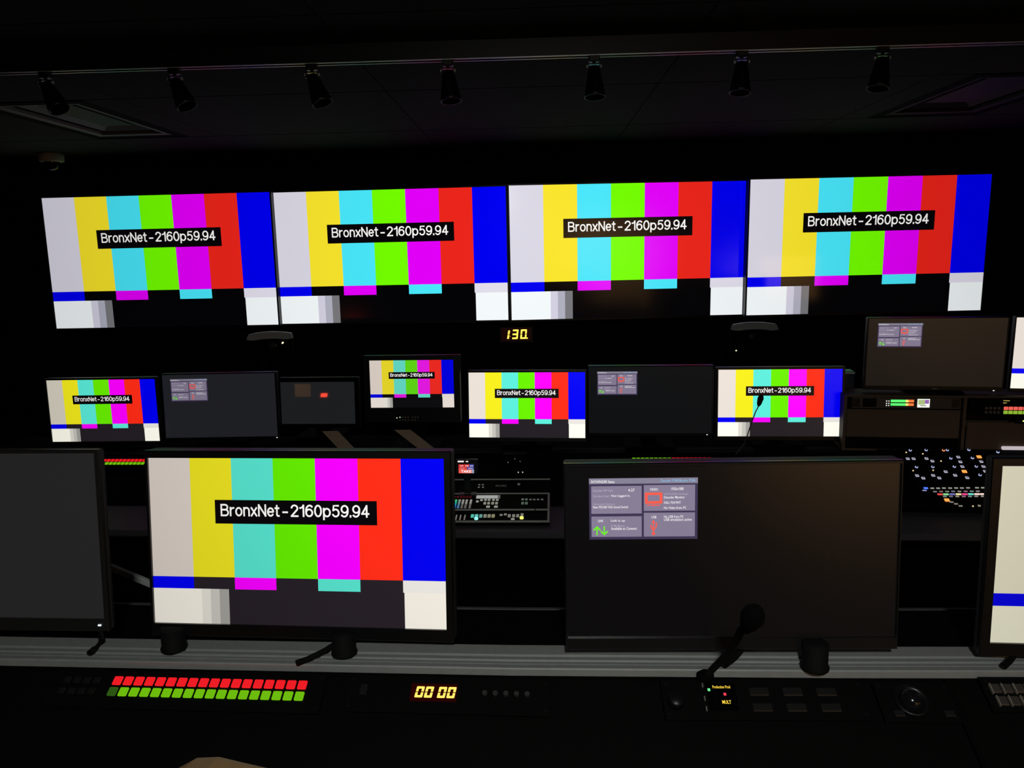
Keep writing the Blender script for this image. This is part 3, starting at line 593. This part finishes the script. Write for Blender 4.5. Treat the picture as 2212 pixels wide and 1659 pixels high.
# ---------------- wall clock and loudspeakers below the screens ----------------
t = thing('led_clock', 'wall clock reading 1:30 in glowing yellow digits below the wall screens', 'clock', (-.134, 5.62, .97))
MB().box(-.13, .13, 0, .08, 0, .13, bv=.008).build('case', BLACK, t)
MB().box(-.11, .11, -.002, .0, .02, .115).build('filter', mat('clock_filter', (16, 3, 3), .3, emit=(70, 4, 0), strength=.12), t)
m = MB(); CY = -.003
digit(m, '1', -.084, .034, .028, .066, .013, .16, 0, CY); digit(m, '3', -.034, .034, .043, .070, .012, .12, 0, CY); digit(m, '0', .027, .034, .045, .070, .012, .10, 0, CY)
m.poly([(.073, .034), (.083, .034), (.083, .044), (.073, .044)], CY, 0)
for z in (.050, .083): m.poly([(-.050, z), (-.043, z), (-.043, z+.007), (-.050, z+.007)], CY, 1)
m.build('digits', [glow((255, 222, 84), 1.4), glow((190, 90, 30), 1.0)], t)
def speaker(label, x, y, yaw, top):
    t = thing('studio_loudspeaker', label, 'loudspeaker', (x, y, top-.40*.93), (0, 0, R(yaw)), 'studio loudspeakers under the wall screens')
    t.scale = (.93, .93, .93)
    # arched outline
    def out(wd, h, drop, n=12): return [(-wd, 0)]+[(-wd+2*wd*k/n, h-drop*(2*k/n-1)**2) for k in range(n+1)]+[(wd, 0)]
    g = mat('speaker_grey', (205, 205, 200), .5, noise=.06)
    m = MB(); o1 = out(.150, .40, .020); o2 = out(.140, .393, .018); n = len(o1)
    m.add([(p[0], .02, p[1]) for p in o1]+[(p[0]*.9, .24, p[1]*.94) for p in o1], [(k, (k+1) % n, n+(k+1) % n, n+k) for k in range(n)]+[list(range(n, 2*n))]); m.build('cabinet', RUBM, t)
    hood = [(-.155, .352), (-.146, .385)]+[(-.14+.28*k/10, .402-.014*(2*k/10-1)**2) for k in range(11)]+[(.146, .385), (.155, .352)]+[(.14-.28*k/10, .342+.014*(1-(2*k/10-1)**2)) for k in range(1, 10)]
    m = MB(); m.prism(hood[::-1], -.03, .02); m.v = [(x_, y_ if y_ > 0 else -.052+(z_-.342)/.06*.045, z_) for x_, y_, z_ in m.v]; m.build('top_hood', g, t, 'arched grey hood')
    MB().prism(out(.143, .345, .012), -.004, .0195).build('front_baffle', RUBM, t)
    MB().lathe([(0, .0), (.02, -.004), (.07, .012), (.082, .016), (.088, .014), (.088, .0)], 28, 0, Matrix.Translation((0, -.004, .13)) @ Matrix.Rotation(R(90), 4, 'X')).build('woofer', RUB, t)
    MB().lathe([(0, .008), (.012, .006), (.016, 0), (.04, .006), (.045, 0)], 24, 0, Matrix.Translation((0, -.004, .285)) @ Matrix.Rotation(R(90), 4, 'X')).build('tweeter', DKMET, t)
    return t
for (lx, ly, yw, tp, lab, led) in ((-1.734, 4.98, 12, 1.152, 'left studio loudspeaker with arched grey hood below the gap of the first two wall screens', (.085, .322)), (1.413, 4.98, -6, 1.152, 'right studio loudspeaker with arched grey hood under the third and rightmost wall screens', (-.118, .205))):
    t = speaker(lab, lx, ly, yw, tp); MB().box(led[0]-.004, led[0]+.004, -.056 if led[1] > .3 else -.007, -.004, led[1]-.004, led[1]+.004).build('power_light', glow((255, 240, 190), 1.6), t)
    zt = tp-.40*.93; s_ = thing('loudspeaker_stand', 'black column stand holding the %s studio loudspeaker' % ('left' if lx < 0 else 'right'), 'stand', (lx, ly+.1, FLO))
    MB().box(-.12, .12, -.1, .1, zt-FLO-.014, zt-FLO, bv=.002).build('top_plate', BLACK, s_); MB().cyl((0, 0, .02), (0, 0, zt-FLO-.014), .03).build('column', BLACK, s_); MB().box(-.17, .17, -.17, .13, 0, .02, bv=.003).build('base_plate', BLACK, s_)

# ---------------- second console: switcher, touch panel, rack, mixer ----------------
SWF = (Vector((-.1, 2.83, .598)), math.atan(-.03)); SS = R(10)
SWF = (Vector((-.1, 2.83, .607)), math.atan(-.03))
t = thing('vision_switcher', 'wide production switcher panel with lit keys on the second console desk', 'vision mixer', SWF[0], (SS, 0, SWF[1]))
MB().box(-.62, .1447, -.0143, .352, -.014, .0, bv=.002).build('chassis', PANEL, t)
EDG = mat('switcher_trim', (200, 200, 194), .5, noise=.1)
for z0, z1 in ((-.0143, -.004), (.079, .087), (.216, .222), (.345, .351)): MB().box(-.62, .1447, z0, z1, .0, .005, bv=.001).build('trim_bar', EDG, t)
MB().box(.136, .1447, -.004, .216, .0, .005, bv=.001).build('trim_bar', EDG, t)
def sk(u, v, w_=.009, h_=.011, c=(160, 160, 150), st=.75): MB().box(-w_/2, w_/2, -h_/2, h_/2, 0, .004, bv=.001).build('key', glow(c, st), t, loc=(u, -v, .0005))
cols = [(-.2355, [(60, 190, 120), (40, 180, 170), (40, 150, 220), (60, 140, 235)]), (-.221, [(140, 160, 150), (110, 140, 140), (80, 120, 140), (70, 120, 170)])]+[(x, [(150, 148, 142)]*2+[(100, 98, 94)]*2) for x in (-.2065, -.192, -.1745)]
for x, cs in cols:
    for i, c in enumerate(cs): sk(x, -.160+i*.0185, .009, .013, c, .8)
for x in (-.245, -.232, -.219, -.206, -.193, -.18): sk(x, -.19, .010, .012, (70, 14, 20), .7)
MB().box(-.156, -.068, .180, .203, .0, .004, bv=.001).build('display_strip', glow((158, 160, 158), 1), t); MB().box(-.067, -.058, .180, .203, .0, .004).build('display_strip', glow((90, 92, 90), 1), t)
for x, v in ((-.1481, -.152), (-.1321, -.1632), (-.1157, -.1654), (-.1013, -.1653), (-.0835, -.1651), (-.068, -.165)): sk(x, v, .0105, .011)
for x in (-.1164, -.101, -.0846, -.0692): sk(x, -.137, .0105, .017, (150, 148, 136))
for x in (-.101, -.0694): sk(x, -.108, .015, .012)
for x in (.035, .050): sk(x, -.168, .010, .010, (96, 110, 100)); sk(x+.001, -.1363, .0105, .017, (88, 104, 92))
for x in (.0665, .0819, .0973, .1139): sk(x, -.167, .010, .007, (92, 98, 92), .7)
for i, (x, c) in enumerate(zip((-.1562, -.1402, -.1234, -.1065, -.0906, -.0746), ((90, 205, 185), (110, 220, 205), (110, 170, 160), (140, 142, 130), (146, 144, 120), (150, 144, 112)))): sk(x, -.034, .012, .022, c)
for x, v in ((-.0444, -.0415), (-.028, -.0458), (-.0121, -.0349), (.0049, -.0348), (.0208, -.0348), (.0375, -.042)): sk(x, v, .011, .010 if x < -.02 else .020, (136, 134, 124))
sk(.003, -.0093, .014, .009)
for x in (-.2184, -.2024, -.1853):
    for k in range(3): sk(x, -.036+k*.013, .005, .010, (130, 126, 120), .7)
for x, v, c in ((-.1392, -.0135, (140, 245, 225)), (.0369, -.0185, (250, 240, 110))): MB().cyl((x, -v, 0), (x, -v, .006), .0075, n=20).build('lit_button', glow(c, 1.3), t)
for x, v in ((-.1536, -.2992), (-.1386, -.299), (-.1538, -.2766), (-.1366, -.2764)): sk(x, v, .008, .006, (120, 118, 112), .6)
sk(.0131, -.3025, .011, .014, (90, 90, 88), .6)
m = MB(); write(m, 'ROSS', -.0835, -.0388, .284, .300, -.0008, 0, .02, Mz); m.build('maker_name', glow((52, 50, 50), 1), t)
MB().cyl((.078, .02, .0), (.092, .055, .03), .002, n=8).build('fader_lever', DKMET, t)
# touch panel beside the switcher
t = thing('touch_panel', 'small red lit touch panel reading TAKE beside the colour bar monitor', 'touch screen', (-.288, 3.045, .703), (0, 0, R(-1.7))); t.scale = (.9, .9, .9)
MB().box(-.052, .052, .0, .02, .0355, .101, bv=.003).build('case', SHELL, t); MB().box(-.015, .015, .004, .016, -.06, .0355, bv=.002).build('foot', BLACK, t); MB().box(-.04, .04, -.02, .04, -.066, -.06).build('foot_plate', BLACK, t)
m = MB(); cs = [glow(c, 1) for c in ((196, 40, 40), (226, 66, 60), (60, 60, 150), (235, 90, 80), (250, 240, 240), (150, 160, 180))]
m.rect(-.037, -.008, .066, .080, -.0005, 0); m.rect(-.008, .012, .066, .080, -.0005, 0); m.rect(.012, .033, .066, .080, -.0005, 2); m.rect(-.037, .0, .055, .066, -.0005, 1); m.rect(.0, .033, .055, .066, -.0005, 2); m.rect(-.037, .022, .0375, .055, -.0005, 3); m.rect(.022, .033, .0375, .055, -.0005, 5)
write(m, 'TAKE', -.026, .020, .040, .053, -.001, 4, .03); write(m, 'PVW', -.030, -.014, .069, .075, -.001, 4, .02); write(m, 'PGM', -.006, .008, .069, .075, -.001, 4, .02); write(m, 'AUX', .015, .030, .069, .075, -.001, 4, .02); write(m, 'CUT', -.030, -.010, .058, .063, -.001, 5, .02); write(m, 'AUTO', .006, .028, .058, .063, -.001, 4, .02)
m.rect(-.040, -.012, .0895, .0965, -.0005, 4); m.rect(-.003, .008, .090, .0955, -.0005, 4); m.build('screen', cs, t)
# small indicator box above the switcher
t = thing('indicator_box', 'small black box with five faint white lights above the switcher', 'electronic device', (-.088, 3.21, .644), (0, 0, 0))
MB().box(-.055, .045, 0, .05, 0, .125, bv=.003).build('case', PANEL, t)
for x, z, s_ in ((-.036, .091, .5), (-.006, .106, .45), (.016, .095, .35), (.007, .046, .9), (.026, .046, .9)): MB().cyl((x, 0, z), (x, -.002, z), .0017+.001*(s_ > .8), n=8).build('indicator_light', glow((225, 220, 205), s_), t)

# rack turret with bays
RF = Vector((1.322, 3.25, .7565)); RA = math.atan(-.14)
BR = mat('rack_brown_paint', (84, 68, 54), .7, noise=.12, nscale=30)
t = thing('equipment_rack', 'low brown equipment rack on the right of the second console', 'rack', RF, (0, 0, RA))
m = MB(); m.box(-.01, 1.3, .16, .17, .009, .234); m.box(-.01, 1.3, 0, .17, .2335, .2405); m.box(-.01, 1.3, 0, .17, 0, .009); m.build('carcass', BR, t)
for x in (-.01, .46, .95, 1.29): MB().box(x, x+.012, 0.0, .16, .009, .2335).build('upright', BR, t)
MB().box(.004, .452, .004, .010, .058, .180, bv=.002).build('blank_panel', BR, t); MB().box(.480, .945, .004, .010, .012, .131, bv=.002).build('blank_panel', BR, t); MB().box(.004, .452, .004, .010, .010, .055, bv=.002).build('blank_panel', PANEL, t)
RM = Matrix.Translation(RF) @ Matrix.Rotation(RA, 4, 'Z')
def rackthing(name, label, cat, u, v, group=None): return thing(name, label, cat, RM @ Vector((u, 0, v-.0115)), (0, 0, RA), group)
t = rackthing('level_meter_unit', 'rack unit with green to orange level bars and a small coloured screen', 'rack unit', .018, .197)
MB().box(0, .43, -.002, .10, 0, .047, bv=.001).build('faceplate', mat('unit_grey', (58, 54, 54), .5), t); MB().box(.045, .10, -.003, -.002, .006, .042).build('grille', PANEL, t)
MB().box(.0, .035, -.004, -.002, .006, .042).build('handle', DKMET, t); MB().box(.395, .425, -.004, -.002, .006, .042).build('handle', DKMET, t)
for z in (.0125, .0275):
    m = MB()
    m.rect(.156, .215, z, z+.0105, -.0035, 0); m.rect(.215, .226, z, z+.0105, -.0035, 1); m.rect(.226, .247, z, z+.0105, -.0035, 2); m.build('level_bar', [glow((88, 240, 110), 1.2), glow((250, 215, 110), 1.2), glow((255, 120, 60), 1.2)], t)
for x in (.140, .149):
    for z in (.013, .022, .032): MB().cyl((x, -.002, z), (x, -.004, z), .0022, n=10).build('indicator_light', glow((240, 240, 235), 1.2), t)
m = MB(); m.rect(.261, .309, .006, .042, -.0032, 0); m.rect(.264, .290, .018, .039, -.0040, 1); m.rect(.290, .306, .022, .039, -.0040, 2); m.rect(.272, .296, .0125, .0155, -.0040, 3); m.build('screen', [glow((250, 255, 240), 1.1), glow((170, 190, 130), 1), glow((150, 100, 180), 1), glow((30, 40, 40), 1)], t)
t = rackthing('key_panel', 'talkback panel with dim number keys and red and green keys in the right rack', 'control panel', .48, .172, 'talkback key panels')
MB().box(0, .46, -.002, .08, 0, .045, bv=.001).build('faceplate', PANEL, t)
for r_ in range(2):
    for i in range(17): MB().box(-.0078, .0078, -.004, 0, -.0068, .0068, bv=.001).build('red_key' if r_ == 0 else 'green_key', (glow((236, 96, 84), 1) if r_ == 0 else glow((140, 180, 50), 1)), t, loc=(.1394+i*.0183, -.002, .031-.0168*r_))
    for i in range(4): MB().box(-.0055, .0055, -.0035, 0, -.0055, .0055, bv=.001).build('number_key', mat('grey_key', (92, 86, 84), .35), t, loc=(.066+i*.0155, -.002, .031-.0168*r_))
t = rackthing('talkback_station', 'slim unit with yellow readout above the rack key panel at the right edge', 'control panel', .48, .2195)
MB().box(0, .46, -.002, .08, 0, .024, bv=.001).build('faceplate', PANEL, t); m = MB(); write(m, 'Production', .128, .152, .0135, .0175, -.003, 0, .02); write(m, 'MULT', .128, .142, .004, .0075, -.003, 0, .02); m.build('readout', glow((240, 215, 110), 1.1), t)
t = rackthing('signal_light_box', 'narrow unit with one yellow green light at the right rack', 'rack unit', .66, .135)
MB().box(0, .06, -.003, .02, .004, .03, bv=.001).build('case', PANEL, t); MB().box(.027, .034, -.005, -.003, .013, .018).build('indicator_light', glow((235, 250, 130), 1.3), t)
t = thing('junction_box', 'small blue grey box beside the colour bar monitor at the left end of the rack', 'electronic device', (1.385, 3.46, .7555), (0, 0, RA))
MB().box(-.04, .05, 0, .08, 0, .31, bv=.003).build('case', mat('blue_grey_plastic', (40, 46, 58), .4), t); MB().box(-.04, .05, -.002, 0, .300, .308).build('lid_edge', EDG, t)

# audio mixer
MXF = Vector((1.6, 2.9, .63)); MA = math.atan(-.1); MS = R(26)
t = thing('audio_mixer', 'audio mixing desk with glowing ringed knobs and coloured keys at the right', 'audio mixer', MXF, (MS, 0, MA))
MB().box(-.19, .62, -.022, .325, -.03, 0, bv=.004).build('chassis', PANEL, t)
BLR, PIL, ORG = glow((176, 182, 228), 1.0), glow((190, 188, 206), .95), glow((255, 150, 70), 1.5)
def ring(u, v, m_, nm='ringed_knob', r=.0058):
    o = MB().lathe([(r*.55, 0), (r, 0), (r, .003), (r*.55, .003), (r*.55, 0)], 18).build(nm, m_, t, loc=(u, -v, .0005))
    MB().lathe([(0, 0), (r*.5, 0), (r*.5, .006), (0, .006)], 12).build('knob_cap', RUB, o)
for u, v in [(-0.0583, -0.3137), (0.0054, -0.3162), (0.0896, -0.3175), (0.1749, -0.3204), (0.2829, -0.3075), (0.0858, -0.2656), (0.1705, -0.2689), (-0.0651, -0.2087), (-0.0016, -0.2108), (0.0821, -0.2139), (0.167, -0.217), (0.1625, -0.1658)]: ring(u, v, BLR)
for u, v in [(-0.0837, -0.2597), (-0.061, -0.2601), (-0.01, -0.2619), (0.0081, -0.2464), (0.1174, -0.2734), (0.1152, -0.2436), (0.1966, -0.2465), (0.1128, -0.2145), (0.194, -0.2166), (0.1901, -0.1877), (0.0386, -0.1824), (0.0675, -0.1616), (-0.0784, -0.1565), (-0.0596, -0.1419), (-0.0166, -0.1592), (0.0018, -0.1441), (0.108, -0.1478)]:
    o = MB().box(-.0068, .0068, -.007, .007, 0, .003, bv=.0015).build('square_key', PIL, t, loc=(u, -v, .0005))
    MB().box(-.0042, .0042, -.0035, .0035, .003, .0034).build('key_cap', glow((120, 116, 140), .8), o)
ring(.074, -.3158, glow((230, 140, 90), 1.2)); 
for u, v in [(.1986, -.2757), (.1102, -.1847), (-.0113, -.0176)]: MB().box(-.009, .009, -.008, .008, 0, .004, bv=.0015).build('orange_key', ORG, t, loc=(u, -v, .0005))
for u, v in [(-0.015, -0.2923), (0.0422, -0.2476), (-0.0847, -0.1868), (-0.0067, -0.1903), (0.0729, 0.0128), (-0.0782, -0.3)]: MB().cyl((u, -v, 0), (u, -v, .003), .0027, n=10).build('status_light', glow((255, 225, 170), 1.0), t)
def bar(u, v, c, st=.8, w_=.013, h_=.0045): MB().box(-w_/2, w_/2, -h_/2, h_/2, 0, .003).build('channel_key', glow(c, st), t, loc=(u, -v, .0005))
for u, v in [(-0.044, -0.0834), (-0.0221, -0.084), (-0.0, -0.0853), (0.0231, -0.0858), (0.0456, -0.0869), (0.0673, -0.0874), (0.0906, -0.0888), (0.1239, -0.0901), (0.1461, -0.0907)]: bar(u, v, (176, 174, 166), .75)
cc = [(220, 70, 70), (140, 220, 150), (110, 110, 180), (240, 220, 160), (235, 70, 140), (110, 220, 200), (245, 215, 205), (245, 215, 205)]
for (u, v), c in zip([(-0.0259, -0.0494), (-0.004, -0.05), (0.0196, -0.0511), (0.0427, -0.0517), (0.066, -0.0523), (0.0888, -0.0534), (0.1114, -0.054), (0.133, -0.0545)], cc): bar(u, v, c, 1.1, .019, .0065)
for (u, v), c in zip([(-0.04, -0.0613), (-0.0171, -0.0624), (0.0057, -0.0629), (0.0283, -0.0643), (0.0512, -0.0643), (0.0745, -0.0654), (0.0973, -0.0665), (0.1198, -0.0671)], [(150, 150, 145)]+cc): bar(u, v-.003, tuple(int(120+.25*x) for x in c), .6)
for (u, v), c in zip([(-0.012, -0.04), (0.0107, -0.0406), (0.034, -0.0412), (0.0578, -0.0418), (0.0807, -0.0424), (0.1038, -0.0435), (0.1278, -0.0441)], cc[1:]): bar(u, v+.002, tuple(int(110+.3*x) for x in c), .6)
for u, v in [(0.0021, -0.0073), (0.015, 0.0024), (0.028, 0.0133)]: bar(u, v, (150, 142, 136), .8)
bar(.0962, .0102, (150, 140, 125), .8, .009, .007); bar(-.0681, -.0834, (70, 110, 255), 1.6, .015, .007); bar(-.0771, -.07, (130, 140, 190), .9, .015)
# lower legs of the mixer rest on the desk
for x in (-.15, .55): MB().box(x, x+.02, .05, .08, -.058, -.031).build('foot', RUB, t)
# row of lit meter strip on mixer top right edge (seen beside the cut off monitor)
MB().box(.305, .60, .322, .336, 0, .012, bv=.002).build('display_strip', glow((200, 190, 196), .9), t)
# two slanted tan document holders below small monitors
TANP = mat('tan_board', (168, 142, 118), .7, noise=.15, nscale=40)
for lab, x0, x1 in (('slanted tan board under the blank grey monitor on the second console', -.925, -.80), ('slanted tan board under the taller preview monitor on the second console', -.60, -.44)):
    m = MB(); w_ = .062; z0, z1 = -.128, 0
    m.prism([(x1-w_/2, z0), (x1+w_/2+.01, z0), (x0+w_/2+.01, z1), (x0-w_/2, z1)], -.004, .004)
    t = m.build('document_board', TANP, None); t.location = (0, 3.325, .858); t.rotation_euler.x = -R(32); tag(t, lab, 'board')
    m2 = MB(); m2.box(x1-.02, x1+.05, 0.004, .012, z0-.002, z0+.012); m2.build('board_foot', BLACK, t)
